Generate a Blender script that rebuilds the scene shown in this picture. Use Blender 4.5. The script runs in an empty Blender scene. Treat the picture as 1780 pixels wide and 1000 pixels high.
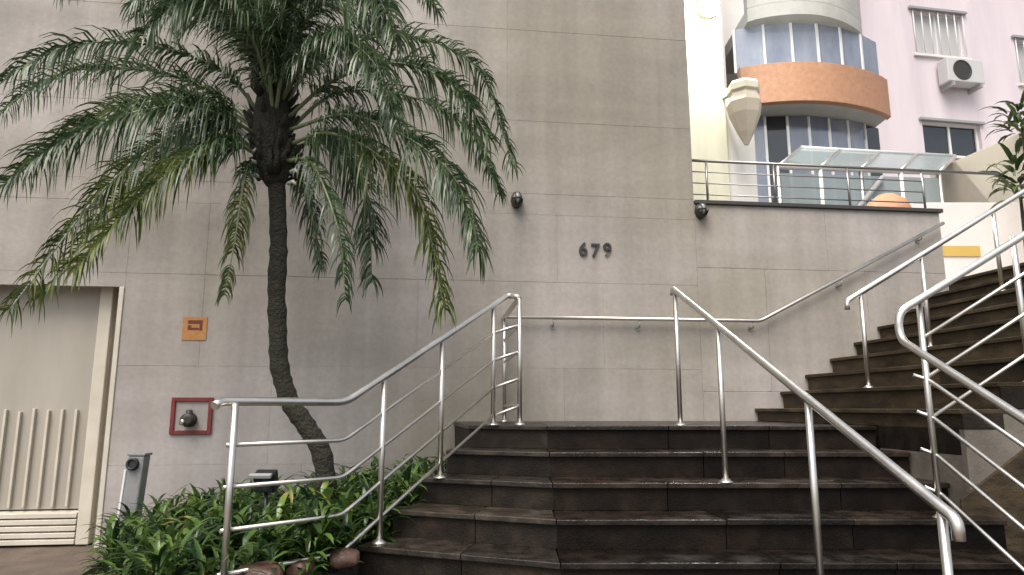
import bpy, math, random
from mathutils import Vector, Matrix, noise

random.seed(7)
S = bpy.context.scene
COL = S.collection
rad = math.radians

# ------------------------------------------------------------------ camera
FPX, PW_, PH_ = 1200.0, 1780.0, 1000.0
PITCH = math.atan(208 / 1200)
EYE = Vector((0, 0, 1.451))
cam_d = bpy.data.cameras.new('camera'); cam = bpy.data.objects.new('camera', cam_d); COL.objects.link(cam)
cam.location = EYE; cam.rotation_euler = (math.pi / 2 + PITCH, 0, 0)
cam_d.sensor_width = 36; cam_d.lens = FPX / PW_ * 36; cam_d.clip_start = .05; cam_d.clip_end = 600
S.camera = cam

# ------------------------------------------------------------------ sky, sun, exposure
SUN_EL, SUN_AZ = rad(58), rad(200)      # azimuth from +Y, clockwise: behind the camera, a little left
world = bpy.data.worlds.new('World'); S.world = world; world.use_nodes = True
wn = world.node_tree.nodes; wl = world.node_tree.links
bg = wn['Background']; sky = wn.new('ShaderNodeTexSky'); sky.sky_type = 'NISHITA'; sky.sun_disc = False
sky.sun_elevation = SUN_EL; sky.sun_rotation = SUN_AZ
sky.air_density = 1.0; sky.dust_density = 4.0; sky.ozone_density = 1.0
ov_ = wn.new('ShaderNodeHueSaturation'); ov_.inputs['Saturation'].default_value = .4      # overcast: grey cloud light
wl.new(sky.outputs[0], ov_.inputs['Color']); wl.new(ov_.outputs[0], bg.inputs[0]); bg.inputs[1].default_value = 0.1
sl = bpy.data.lights.new('sun', 'SUN'); sl.energy = 1.2; sl.angle = rad(40); sl.color = (1, .93, .85)
sun = bpy.data.objects.new('sun', sl); COL.objects.link(sun)
sd = Vector((math.sin(SUN_AZ) * math.cos(SUN_EL), math.cos(SUN_AZ) * math.cos(SUN_EL), math.sin(SUN_EL)))
sun.rotation_euler = (-sd).to_track_quat('-Z', 'Y').to_euler()
sun.location = (0, -10, 20)
S.view_settings.view_transform = 'Standard'; S.view_settings.look = 'None'
S.view_settings.gamma = 1; S.view_settings.exposure = 1.17; S.view_settings.use_curve_mapping = False

# ------------------------------------------------------------------ measuring helpers: pixel of the photograph -> point in the place
CP, SP = math.cos(PITCH), math.sin(PITCH)
def ray(px, py):
    dx = (px - 890) / FPX; dv = (500 - py) / FPX
    return Vector((dx, CP - dv * SP, SP + dv * CP))
def atY(px, py, Y): d = ray(px, py); return EYE + d * (Y / d.y)
def atZ(px, py, z): d = ray(px, py); return EYE + d * ((z - EYE.z) / d.z)
ALPHA = rad(7)
UW = Vector((math.cos(ALPHA), math.sin(ALPHA), 0))      # along the wall, to the right
NW = Vector((math.sin(ALPHA), -math.cos(ALPHA), 0))     # out of the wall, to the street
WP = Vector((0, 6.6, 0))
def wall(s, h, o=0): return WP + UW * s + NW * o + Vector((0, 0, h))
def atW(px, py, o=0):
    d = ray(px, py); q = WP + NW * o
    return EYE + d * ((q - EYE).dot(NW) / d.dot(NW))
def sh(px, py, o=0): p = atW(px, py, o) - WP; return p.dot(UW), p.z

# ------------------------------------------------------------------ materials
def mat(name, col, rough=.7, metal=0.0, spec=.5):
    m = bpy.data.materials.new(name); m.use_nodes = True
    b = m.node_tree.nodes['Principled BSDF']
    b.inputs['Base Color'].default_value = (*col, 1); b.inputs['Roughness'].default_value = rough
    b.inputs['Metallic'].default_value = metal; b.inputs['Specular IOR Level'].default_value = spec
    return m
def nmat(name, c1, c2, scale=6, rough=(.6, .8), bump=.15, bscale=60, stretch=(1, 1, 1), metal=0, spec=.5, rnd=0.0, detail=6, c3=None, bdist=.01):
    """noise-mixed colour, noisy roughness, bump; optional tone shift per object"""
    m = bpy.data.materials.new(name); m.use_nodes = True
    t = m.node_tree; N = t.nodes; L = t.links; b = N['Principled BSDF']
    tc = N.new('ShaderNodeTexCoord'); mp = N.new('ShaderNodeMapping'); mp.inputs['Scale'].default_value = stretch
    geo = N.new('ShaderNodeNewGeometry'); L.new(geo.outputs['Position'], mp.inputs['Vector'])
    n1 = N.new('ShaderNodeTexNoise'); n1.inputs['Scale'].default_value = scale; n1.inputs['Detail'].default_value = detail; n1.inputs['Roughness'].default_value = .62
    L.new(mp.outputs[0], n1.inputs['Vector'])
    cr = N.new('ShaderNodeValToRGB'); e = cr.color_ramp.elements
    e[0].position = .3; e[0].color = (*c1, 1); e[1].position = .7; e[1].color = (*c2, 1)
    if c3: k = e.new(.5); k.color = (*c3, 1)
    L.new(n1.outputs['Fac'], cr.inputs['Fac'])
    out = cr.outputs['Color']
    if rnd:
        oi = N.new('ShaderNodeObjectInfo'); mr = N.new('ShaderNodeMapRange')
        mr.inputs['To Min'].default_value = 1 - rnd; mr.inputs['To Max'].default_value = 1 + rnd
        L.new(oi.outputs['Random'], mr.inputs['Value'])
        hs = N.new('ShaderNodeHueSaturation'); L.new(mr.outputs[0], hs.inputs['Value']); L.new(out, hs.inputs['Color']); out = hs.outputs[0]
    L.new(out, b.inputs['Base Color'])
    n2 = N.new('ShaderNodeTexNoise'); n2.inputs['Scale'].default_value = bscale; n2.inputs['Detail'].default_value = 4
    L.new(geo.outputs['Position'], n2.inputs['Vector'])
    r = N.new('ShaderNodeMapRange'); r.inputs['From Min'].default_value = .3; r.inputs['From Max'].default_value = .7
    r.inputs['To Min'].default_value = rough[0]; r.inputs['To Max'].default_value = rough[1]
    L.new(n1.outputs['Fac'], r.inputs['Value']); L.new(r.outputs[0], b.inputs['Roughness'])
    bp = N.new('ShaderNodeBump'); bp.inputs['Strength'].default_value = bump; bp.inputs['Distance'].default_value = bdist
    L.new(n2.outputs['Fac'], bp.inputs['Height']); L.new(bp.outputs[0], b.inputs['Normal'])
    b.inputs['Metallic'].default_value = metal; b.inputs['Specular IOR Level'].default_value = spec
    return m

def plaster_mat():
    """old painted plaster: broad blotches, vertical rain streaks, fine grain"""
    m = bpy.data.materials.new('plaster'); m.use_nodes = True
    t = m.node_tree; N = t.nodes; L = t.links; b = N['Principled BSDF']
    geo = N.new('ShaderNodeNewGeometry')
    def noise(scale, stretch, detail=5):
        mp = N.new('ShaderNodeMapping'); mp.inputs['Scale'].default_value = stretch; L.new(geo.outputs['Position'], mp.inputs['Vector'])
        n = N.new('ShaderNodeTexNoise'); n.inputs['Scale'].default_value = scale; n.inputs['Detail'].default_value = detail
        L.new(mp.outputs[0], n.inputs['Vector']); return n.outputs['Fac']
    cr = N.new('ShaderNodeValToRGB'); e = cr.color_ramp.elements
    e[0].position = .36; e[0].color = (.292, .264, .215, 1); e[1].position = .64; e[1].color = (.40, .364, .34, 1); k_ = e.new(.5); k_.color = (.355, .322, .285, 1)
    L.new(noise(.42, (1, 1, 1.2), 6), cr.inputs['Fac'])
    def mul(col, fac_src, lo, hi, fmin, fmax):
        r = N.new('ShaderNodeMapRange'); r.inputs['From Min'].default_value = fmin; r.inputs['From Max'].default_value = fmax
        r.inputs['To Min'].default_value = lo; r.inputs['To Max'].default_value = hi; L.new(fac_src, r.inputs['Value'])
        mx = N.new('ShaderNodeMix'); mx.data_type = 'RGBA'; mx.blend_type = 'MULTIPLY'; mx.inputs[0].default_value = 1
        L.new(col, mx.inputs[6]); L.new(r.outputs[0], mx.inputs[7]); return mx.outputs[2]
    c = mul(cr.outputs[0], noise(3.2, (1.6, 1.6, .09), 7), .86, 1.05, .3, .66)     # rain streaks
    c = mul(c, noise(1.1, (.35, .35, 2.2), 6), .87, 1.06, .3, .7)                     # horizontal trowel bands
    c = mul(c, noise(22, (1, 1, 1), 6), .93, 1.05, .3, .7)
    oi = N.new('ShaderNodeObjectInfo'); c = mul(c, oi.outputs['Random'], .97, 1.03, 0, 1)
    L.new(c, b.inputs['Base Color']); b.inputs['Roughness'].default_value = .75; b.inputs['Specular IOR Level'].default_value = .3
    bp = N.new('ShaderNodeBump'); bp.inputs['Strength'].default_value = .25; bp.inputs['Distance'].default_value = .006
    L.new(noise(45, (1, 1, 1), 5), bp.inputs['Height'])
    b2 = N.new('ShaderNodeBump'); b2.inputs['Strength'].default_value = .35; b2.inputs['Distance'].default_value = .03
    L.new(noise(2.2, (1, 1, 1), 3), b2.inputs['Height']); L.new(bp.outputs[0], b2.inputs['Normal'])
    L.new(b2.outputs[0], b.inputs['Normal'])
    return m

def leaf_mat(name, c1, c2, rough=.4, trans=.25, scale=7):
    m = bpy.data.materials.new(name); m.use_nodes = True
    t = m.node_tree; N = t.nodes; L = t.links; b = N['Principled BSDF']
    geo = N.new('ShaderNodeNewGeometry'); n = N.new('ShaderNodeTexNoise'); n.inputs['Scale'].default_value = scale; n.inputs['Detail'].default_value = 3
    L.new(geo.outputs['Position'], n.inputs['Vector'])
    ad = N.new('ShaderNodeMath'); ad.operation = 'ADD'; L.new(n.outputs['Fac'], ad.inputs[0])
    mr = N.new('ShaderNodeMapRange'); mr.inputs['To Min'].default_value = -.3; mr.inputs['To Max'].default_value = .3
    L.new(geo.outputs['Random Per Island'], mr.inputs['Value']); L.new(mr.outputs[0], ad.inputs[1])
    cr = N.new('ShaderNodeValToRGB'); e = cr.color_ramp.elements
    e[0].position = .3; e[0].color = (*c1, 1); e[1].position = .8; e[1].color = (*c2, 1)
    if name == 'bed_leaf':
        k = e.new(.93); k.color = (.3, .26, .07, 1)
    L.new(ad.outputs[0], cr.inputs['Fac']); L.new(cr.outputs[0], b.inputs['Base Color'])
    b.inputs['Roughness'].default_value = rough
    if trans:
        tr = N.new('ShaderNodeBsdfTranslucent'); L.new(cr.outputs[0], tr.inputs['Color'])
        mx = N.new('ShaderNodeMixShader'); mx.inputs[0].default_value = trans
        L.new(b.outputs[0], mx.inputs[1]); L.new(tr.outputs[0], mx.inputs[2]); L.new(mx.outputs[0], N['Material Output'].inputs['Surface'])
    return m

def glass_mat(name, col, rough=.08, alpha=.55):
    m = mat(name, col, rough, 0, .6); b = m.node_tree.nodes['Principled BSDF']; b.inputs['Alpha'].default_value = alpha
    return m

M = {}
M['plaster'] = plaster_mat()
M['core'] = nmat('plaster_core', (.3, .28, .245), (.35, .325, .29), 2, (.8, .9), .2, 40)
M['granite'] = nmat('wet_granite', (.0036, .0023, .0015), (.018, .011, .0068), 6, (.4, .7), .35, 90, rnd=.5, spec=.16, c3=(.008, .005, .0032))
M['tread'] = nmat('wet_tread', (.007, .0045, .003), (.032, .02, .0128), 6, (.14, .45), .3, 60, rnd=.5, spec=.45, c3=(.014, .009, .006))
M['tread_brown'] = nmat('wet_tread_painted_sheen', (.012, .009, .006), (.045, .034, .024), 9, (.2, .55), .3, 70, rnd=.4, spec=.5, c3=(.022, .017, .012))  # left splayed treads: the light they reflect is put into a lighter brown
M['granite_brown'] = nmat('brown_granite_painted_sheen', (.009, .0062, .0042), (.034, .023, .0155), 6, (.45, .7), .4, 80, rnd=.4, spec=.2, c3=(.015, .0115, .008))  # lighter brown paints reflected light on left risers; reused on cores and end slabs
M['granite_up'] = nmat('upper_granite', (.014, .01, .006), (.085, .061, .034), 4, (.45, .7), .4, 80, rnd=.35, spec=.22, stretch=(1, 1, 3))
M['steel'] = nmat('stainless', (.62, .595, .55), (.72, .69, .64), 5, (.3, .42), .0, 200, metal=1)
M['steel_dark'] = mat('stainless_worn', (.3, .29, .27), .4, 1)
M['soil'] = nmat('soil', (.012, .009, .006), (.035, .025, .017), 12, (.85, .95), .8, 40, bdist=.03)
M['paving'] = nmat('paving', (.075, .055, .042), (.14, .105, .08), 5, (.45, .75), .4, 60)
M['asphalt'] = nmat('asphalt', (.04, .04, .04), (.065, .063, .06), 8, (.6, .85), .4, 120)
M['cream_metal'] = nmat('cream_metal', (.48, .435, .355), (.58, .53, .44), 4, (.4, .55), .05, 60)
M['gate_sheet'] = nmat('gate_sheet', (.325, .295, .245), (.39, .355, .3), 1.5, (.45, .6), .05, 30, stretch=(2, 2, .4))
M['dark'] = mat('dark_plastic', (.012, .012, .014), .4)
M['iron'] = mat('dark_iron', (.03, .026, .023), .5)
M['frost'] = mat('frosted_glass', (.28, .27, .25), .35)
M['red'] = nmat('red_paint', (.13, .014, .013), (.2, .024, .022), 20, (.4, .6), .1, 80)
M['brass'] = mat('brass', (.55, .5, .38), .3, 1)
M['orange_sign'] = nmat('orange_sign', (.36, .15, .035), (.45, .22, .07), 30, (.4, .5), 0, 50)
M['sign_dark'] = mat('sign_maroon', (.12, .022, .01), .5)
M['sign_pale'] = mat('sign_pale', (.6, .42, .25), .5)
M['grey_post'] = nmat('grey_post', (.17, .165, .165), (.28, .275, .27), 9, (.5, .7), .2, 70)
M['boulder'] = nmat('boulder', (.035, .018, .012), (.13, .072, .05), 9, (.35, .6), .5, 50, rnd=.3)
M['trunk'] = nmat('palm_trunk', (.008, .0075, .004), (.036, .032, .018), 10, (.8, .95), 1.0, 45, stretch=(1, 1, 3.5), bdist=.03)
M['fibre'] = nmat('palm_fibre', (.009, .009, .005), (.04, .038, .022), 14, (.8, .95), 1.0, 60, stretch=(2, 2, .5), bdist=.03)
M['rachis'] = nmat('rachis', (.1, .13, .05), (.2, .23, .12), 6, (.35, .5), .1, 40)
M['rachis_pale'] = nmat('rachis_pale', (.4, .42, .36), (.5, .52, .46), 6, (.35, .5), .1, 40)
M['leaflet'] = leaf_mat('palm_leaflet', (.026, .052, .021), (.135, .195, .09), .28, .22, 3)
M['leaflet_yel'] = leaf_mat('palm_leaflet_yellowing', (.035, .06, .014), (.17, .2, .042), .42, .25, 3)
M['bed_leaf'] = leaf_mat('bed_leaf', (.011, .034, .009), (.115, .2, .04), .3, .25, 5)
M['dark_leaf'] = leaf_mat('dark_leaf', (.03, .055, .015), (.11, .15, .045), .45, .2, 5)
M['white_wall'] = nmat('white_wall', (.66, .62, .58), (.74, .71, .68), 2, (.7, .85), .1, 40)
M['cream_wall'] = nmat('cream_wall', (.62, .58, .44), (.75, .71, .56), 3, stretch=(1.2, 1.2, .12), rough=(.7, .85), bump=.1, bscale=40) if True else nmat('x', (.66, .62, .47), (.75, .71, .56), 2, (.7, .85), .1, 40)
M['pink_wall'] = nmat('pink_wall', (.58, .50, .53), (.70, .62, .64), 1.6, (.7, .85), .1, 40, stretch=(1.2, 1.2, .16))
M['beige_wall'] = nmat('beige_wall', (.5, .43, .34), (.6, .53, .43), 1.5, (.7, .85), .15, 40)
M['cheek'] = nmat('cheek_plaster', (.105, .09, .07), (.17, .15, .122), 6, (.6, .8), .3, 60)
M['orange'] = nmat('orange_tile', (.33, .16, .085), (.42, .225, .13), 12, (.45, .6), .2, 60)
M['terracotta'] = nmat('terracotta', (.42, .2, .1), (.52, .27, .15), 6, (.5, .7), .1, 60)
M['blue_glass'] = nmat('tinted_glass', (.15, .17, .23), (.28, .3, .35), 2.2, (.06, .16), 0, 10, spec=.8, rnd=.3, stretch=(1, 1, .4))
M['dark_glass'] = mat('dark_glass', (.02, .024, .03), .08, 0, .8)
M['frame_white'] = mat('frame_white', (.7, .69, .68), .5)
M['frame_grey'] = mat('frame_grey', (.3, .3, .3), .5)
M['concrete'] = nmat('concrete', (.36, .35, .32), (.45, .44, .41), 3, (.7, .9), .2, 50)
M['coping'] = mat('coping_stone', (.045, .04, .036), .5)
M['canopy_glass'] = glass_mat('canopy_glass', (.27, .32, .32), .12, .72)
M['yellow'] = mat('yellow_paint', (.6, .4, .1), .5)
M['ac'] = mat('ac_body', (.5, .49, .48), .5)

# ------------------------------------------------------------------ mesh helpers
class MB:
    def __init__(s): s.v = []; s.f = []; s.sm = []
    def add(s, vs, fs, smooth=False):
        o = len(s.v); s.v += [tuple(v) for v in vs]; s.f += [tuple(i + o for i in f) for f in fs]; s.sm += [smooth] * len(fs); return s
    def hexa(s, p):   # 4 bottom (ccw from above), 4 top
        return s.add(p, [(3, 2, 1, 0), (4, 5, 6, 7), (0, 1, 5, 4), (1, 2, 6, 5), (2, 3, 7, 6), (3, 0, 4, 7)])
    def box(s, a, b):
        x0, y0, z0 = a; x1, y1, z1 = b
        return s.hexa([(x0, y0, z0), (x1, y0, z0), (x1, y1, z0), (x0, y1, z0), (x0, y0, z1), (x1, y0, z1), (x1, y1, z1), (x0, y1, z1)])
    def prism(s, poly, z0, z1):   # plan polygon, ccw from above
        n = len(poly); vs = [(p[0], p[1], z0) for p in poly] + [(p[0], p[1], z1) for p in poly]
        fs = [tuple(range(n - 1, -1, -1)), tuple(range(n, 2 * n))] + [(i, (i + 1) % n, n + (i + 1) % n, n + i) for i in range(n)]
        return s.add(vs, fs)
    def obox(s, o, u, v, w, a, b):   # box in a frame: o + u*a.. etc
        def q(i, j, k): return o + u * (a[0], b[0])[i] + v * (a[1], b[1])[j] + w * (a[2], b[2])[k]
        return s.hexa([q(0, 0, 0), q(1, 0, 0), q(1, 1, 0), q(0, 1, 0), q(0, 0, 1), q(1, 0, 1), q(1, 1, 1), q(0, 1, 1)])
    def tube(s, path, r, n=10, cap=True):
        path = [Vector(p) for p in path]; m = len(path)
        rr = r if isinstance(r, (list, tuple)) else [r] * m
        tg = []
        for i in range(m):
            t = (path[min(i + 1, m - 1)] - path[max(i - 1, 0)])
            tg.append(t.normalized() if t.length > 1e-9 else Vector((0, 0, 1)))
        ref = Vector((0, 0, 1)) if abs(tg[0].z) < .9 else Vector((1, 0, 0))
        nrm = (ref - tg[0] * ref.dot(tg[0])).normalized(); vs = []
        for i in range(m):
            nrm = (nrm - tg[i] * nrm.dot(tg[i])).normalized(); bn = tg[i].cross(nrm)
            for k in range(n):
                a = 2 * math.pi * k / n; vs.append(path[i] + (nrm * math.cos(a) + bn * math.sin(a)) * rr[i])
        fs = []
        for i in range(m - 1):
            for k in range(n):
                k2 = (k + 1) % n; fs.append((i * n + k, i * n + k2, (i + 1) * n + k2, (i + 1) * n + k))
        s.add(vs, fs, True)
        if cap:
            o = len(s.v) - len(vs)
            s.f += [tuple(o + k for k in range(n - 1, -1, -1)), tuple(o + (m - 1) * n + k for k in range(n))]; s.sm += [False, False]
        return s
    def lathe(s, o, axis, prof, n=20, sx=1.0, side=None):   # prof: (radius, height along axis)
        axis = axis.normalized(); side = side or (Vector((1, 0, 0)) if abs(axis.x) < .8 else Vector((0, 1, 0)))
        a1 = (side - axis * side.dot(axis)).normalized(); a2 = axis.cross(a1); vs = []
        for r, h in prof:
            for k in range(n):
                a = 2 * math.pi * k / n; vs.append(o + axis * h + a1 * (r * sx * math.cos(a)) + a2 * (r * math.sin(a)))
        fs = []
        for i in range(len(prof) - 1):
            for k in range(n):
                k2 = (k + 1) % n; fs.append((i * n + k, i * n + k2, (i + 1) * n + k2, (i + 1) * n + k))
        s.add(vs, fs, True)
        b = len(s.v) - len(vs)
        s.f += [tuple(b + k for k in range(n - 1, -1, -1)), tuple(b + (len(prof) - 1) * n + k for k in range(n))]; s.sm += [False, False]
        return s
    def flat(s): s.sm = [False] * len(s.sm); return s
    def build(s, name, m, parent=None, bevel=0, seg=2):
        me = bpy.data.meshes.new(name); me.from_pydata(s.v, [], s.f); me.update()
        me.polygons.foreach_set('use_smooth', s.sm)
        me.materials.append(M[m] if isinstance(m, str) else m)
        o = bpy.data.objects.new(name, me); COL.objects.link(o)
        if parent:
            o.parent = parent
            root = parent
            off = Vector((0, 0, 0))
            while root: off += root.location; root = root.parent
            if off.length: me.transform(Matrix.Translation(-off))
        if bevel:
            b = o.modifiers.new('bevel', 'BEVEL'); b.width = bevel; b.segments = seg; b.limit_method = 'ANGLE'
        return o
def tag(o, label=None, cat=None, group=None, kind=None):
    for k, v in (('label', label), ('category', cat), ('group', group), ('kind', kind)):
        if v: o[k] = v
    return o
def thing(name, loc, label, cat, group=None):
    e = bpy.data.objects.new(name, None); COL.objects.link(e); e.location = loc; e.empty_display_size = .1
    return tag(e, label, cat, group)
def bend(pts, r=.06, n=6):
    """polyline with rounded corners"""
    pts = [Vector(p) for p in pts]; out = [pts[0]]
    for i in range(1, len(pts) - 1):
        a, b, c = pts[i - 1], pts[i], pts[i + 1]
        d1 = (a - b); d2 = (c - b); k = min(r, d1.length * .45, d2.length * .45)
        p, q = b + d1.normalized() * k, b + d2.normalized() * k
        for j in range(n + 1):
            t = j / n; out.append(p * (1 - t) ** 2 + b * 2 * t * (1 - t) + q * t * t)
    out.append(pts[-1]); return out
Z = Vector((0, 0, 1))

# ================================================================== THE SETTING
g = MB().add([(-150, -150, 0), (150, -150, 0), (150, 150, 0), (-150, 150, 0)], [(0, 1, 2, 3)]).build('ground', 'asphalt'); tag(g, kind='structure')
pv = MB().box((-14, -1.2, .004), (14, 3.0, .06)).build('sidewalk', 'paving', bevel=.01); tag(pv, kind='structure')
# driveway rising to the gate: separate paving slabs
drv = MB(); drv.hexa([(-12, 2.9, -.1), (-2.95, 2.9, -.1), (-3.35, 6.4, -.1), (-12, 5.3, -.1), (-12, 2.9, .05), (-2.95, 2.9, .05), (-3.35, 6.4, .262), (-12, 5.3, .21)])
drv = drv.build('driveway', 'paving'); tag(drv, kind='structure')

# ------------------------------------------------------------------ tall plaster wall with panels
S_GATE = sh(196, 720)[0]; S_TALL = sh(1199, 200)[0]; S_END = sh(1640, 440)[0]
Z_GATE = sh(120, 497)[1]; Z_LOW = sh(1420, 358)[1]
print('wall', S_GATE, S_TALL, S_END, Z_GATE, Z_LOW)
W = thing('building_wall', wall(-.5, 0), 'tall grey beige plaster wall of the building behind the palm', 'wall')
WT = 9.0
cb = MB()
cb.obox(WP, UW, NW, Z, (S_GATE + .02, -.5, -.1), (S_TALL - .02, -.0035, WT))            # body right of the gate
cb.obox(WP, UW, NW, Z, (-12, -.5, Z_GATE + .02), (S_GATE + .02, -.0035, WT))            # above the gate
cb.build('wall_core', 'core', W)
rows = [-.05, .95, sh(400, 637)[1], sh(640, 484)[1], sh(950, 374)[1], sh(950, 338)[1], sh(950, 212)[1], sh(900, 52)[1], 7.2, WT]
print('rows', rows)
cols = {0: [-1.9, -.2], 1: [-2.2, .5], 2: [-2.85, -.9, .9], 3: [-2.85, -1.4, .45], 4: [-1.2, 1.0], 5: [-2.85, -.3], 6: [-1.55, -.05], 7: [-2.6, -.05], 8: [-1.0, .8]}
G = .001
for i in range(len(rows) - 1):
    a, b = rows[i], rows[i + 1]
    cc = [S_GATE] + cols[i] + [S_TALL]
    if b > Z_GATE: cc = [-12, -8.6, -5.6] + cc
    for j in range(len(cc) - 1):
        x0, x1 = cc[j], cc[j + 1]
        if x0 < S_GATE - .01 and a < Z_GATE:
            if b <= Z_GATE: continue
            z0 = Z_GATE
        else: z0 = a
        d = random.uniform(-.0012, .0012)
        MB().obox(WP, UW, NW, Z, (x0 + (G if j else 0), -.03, z0 + G), (x1 - (G if j < len(cc) - 2 else 0), d, b - G)).build('plaster_panel', 'plaster', W, bevel=.001, seg=1)

# low wall beside the upper flight (thing of its own, with dark coping)
LW = thing('parapet_wall', wall((S_TALL + S_END) / 2, 0), 'lower plaster wall with dark coping beside the upper stairs', 'wall')
MB().obox(WP, UW, NW, Z, (S_TALL, -.3, -.1), (S_END - .003, -.007, Z_LOW - .031)).build('wall_core', 'core', LW)
lr = [-.05, 1.6, sh(1400, 470)[1], Z_LOW - .03]; lc = {0: [3.1], 1: [2.6, 3.7], 2: [3.3]}
for i in range(3):
    cc = [S_TALL + .002] + lc[i] + [S_END]
    for j in range(len(cc) - 1):
        MB().obox(WP, UW, NW, Z, (cc[j] + (G if j else 0), -.03, lr[i] + G), (cc[j + 1] - (G if j < len(cc) - 2 else 0), -.001 + random.uniform(-.001, .001), lr[i + 1] - (G if i < 2 else 0))).build('plaster_panel', 'plaster', LW, bevel=.003, seg=1)
MB().obox(WP, UW, NW, Z, (S_TALL + .003, -.33, Z_LOW - .03), (S_END + .03, .03, Z_LOW + .012)).build('coping', 'coping', LW, bevel=.006)

# ------------------------------------------------------------------ garage gate in its recess
GT = thing('garage_gate', wall(-5.6, .2, -.2), 'beige sheet metal garage gate with ribs and louvres in the wall opening', 'gate')
gz0 = .27
zl = sh(70, 886, -.2)[1]; zr_ = sh(70, 715, -.2)[1]
sg_r = sh(138, 900, -.2)[0]
print('gate', zl, zr_, sg_r)
MB().obox(WP, UW, NW, Z, (-11.5, -.26, zl), (sg_r + .02, -.22, Z_GATE + .1)).build('sheet_panel', 'gate_sheet', GT)
MB().obox(WP, UW, NW, Z, (sg_r, -.27, gz0), (sg_r + .11, -.16, Z_GATE + .05)).build('gate_post', 'cream_metal', GT, bevel=.008)
MB().obox(WP, UW, NW, Z, (sg_r + .11, -.3, gz0), (S_GATE + .05, -.24, Z_GATE + .05)).build('jamb_panel', 'gate_sheet', GT)
MB().obox(WP, UW, NW, Z, (S_GATE - .045, -.2, gz0), (S_GATE - .002, .012, Z_GATE)).build('jamb_trim', 'cream_metal', GT, bevel=.006)
x = sg_r - .115; k = 0
while x > sg_r - 1.6:
    MB().obox(WP, UW, NW, Z, (x - .011, -.22, zl + .02), (x + .011, -.185, zr_ + random.uniform(-.02, .03))).build('rib', 'cream_metal', GT, bevel=.004)
    x -= .118
for j in range(5):
    z0 = zl - .02 - j * (zl - gz0 - .02) / 5
    o = wall(0, z0, -.2)
    MB().hexa([o + UW * -8 + NW * .035 - Z * .05, o + UW * (sg_r - .01) + NW * .035 - Z * .05, o + UW * (sg_r - .01) - NW * .05 - Z * .02, o + UW * -8 - NW * .05 - Z * .02,
               o + UW * -8 + NW * .035 - Z * .01, o + UW * (sg_r - .01) + NW * .035 - Z * .01, o + UW * (sg_r - .01) - NW * .05 + Z * .01, o + UW * -8 - NW * .05 + Z * .01]).build('louvre_slat', 'cream_metal', GT, bevel=.003, seg=1)
MB().obox(WP, UW, NW, Z, (-8, -.32, gz0 - .03), (sg_r + .1, -.28, zl + .05)).build('back_sheet', 'iron', GT)

# ================================================================== LOWER STAIRS
RZ, TD, D0, LZ = .165, .327, 5.06, 1.32
T22 = math.tan(rad(22)); XF = .25
def noseY(k): return D0 - TD * k
SA, SB = Vector((-.33, 5.29)), Vector((-.895, 4.21))        # left ends of noses 0 and 4
def left_end(k):
    # meet of the folded nose with the splayed side line
    t = k / 4.0; X = SA.x + (SB.x - SA.x) * t
    return Vector((X, noseY(k) + (XF - X) * T22))
N1 = Vector((2.72, 4.24, 0))
def right_end(k):
    Y = noseY(k)
    if Y > N1.y: return Vector((N1.x - math.tan(ALPHA) * (Y - N1.y), Y))
    return Vector((2.80, Y))
LS = thing('lower_staircase', (.9, 4, 0), 'wet dark granite front stairs rising to the landing', 'stairs')
NK = 9
core = MB()
def seg_slab(mb, A, B, o1, o2, z0, z1):
    """slab along plan segment A->B (left to right); offsets measured backwards (away from the street)"""
    A = Vector((A[0], A[1])); B = Vector((B[0], B[1])); d = (B - A).normalized(); n = Vector((-d.y, d.x))
    return mb.prism([A + n * o1, B + n * o1, B + n * o2, A + n * o2], z0, z1)
def lerp2(a, b, t): return Vector((a[0] + (b[0] - a[0]) * t, a[1] + (b[1] - a[1]) * t))
random.seed(3)
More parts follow.
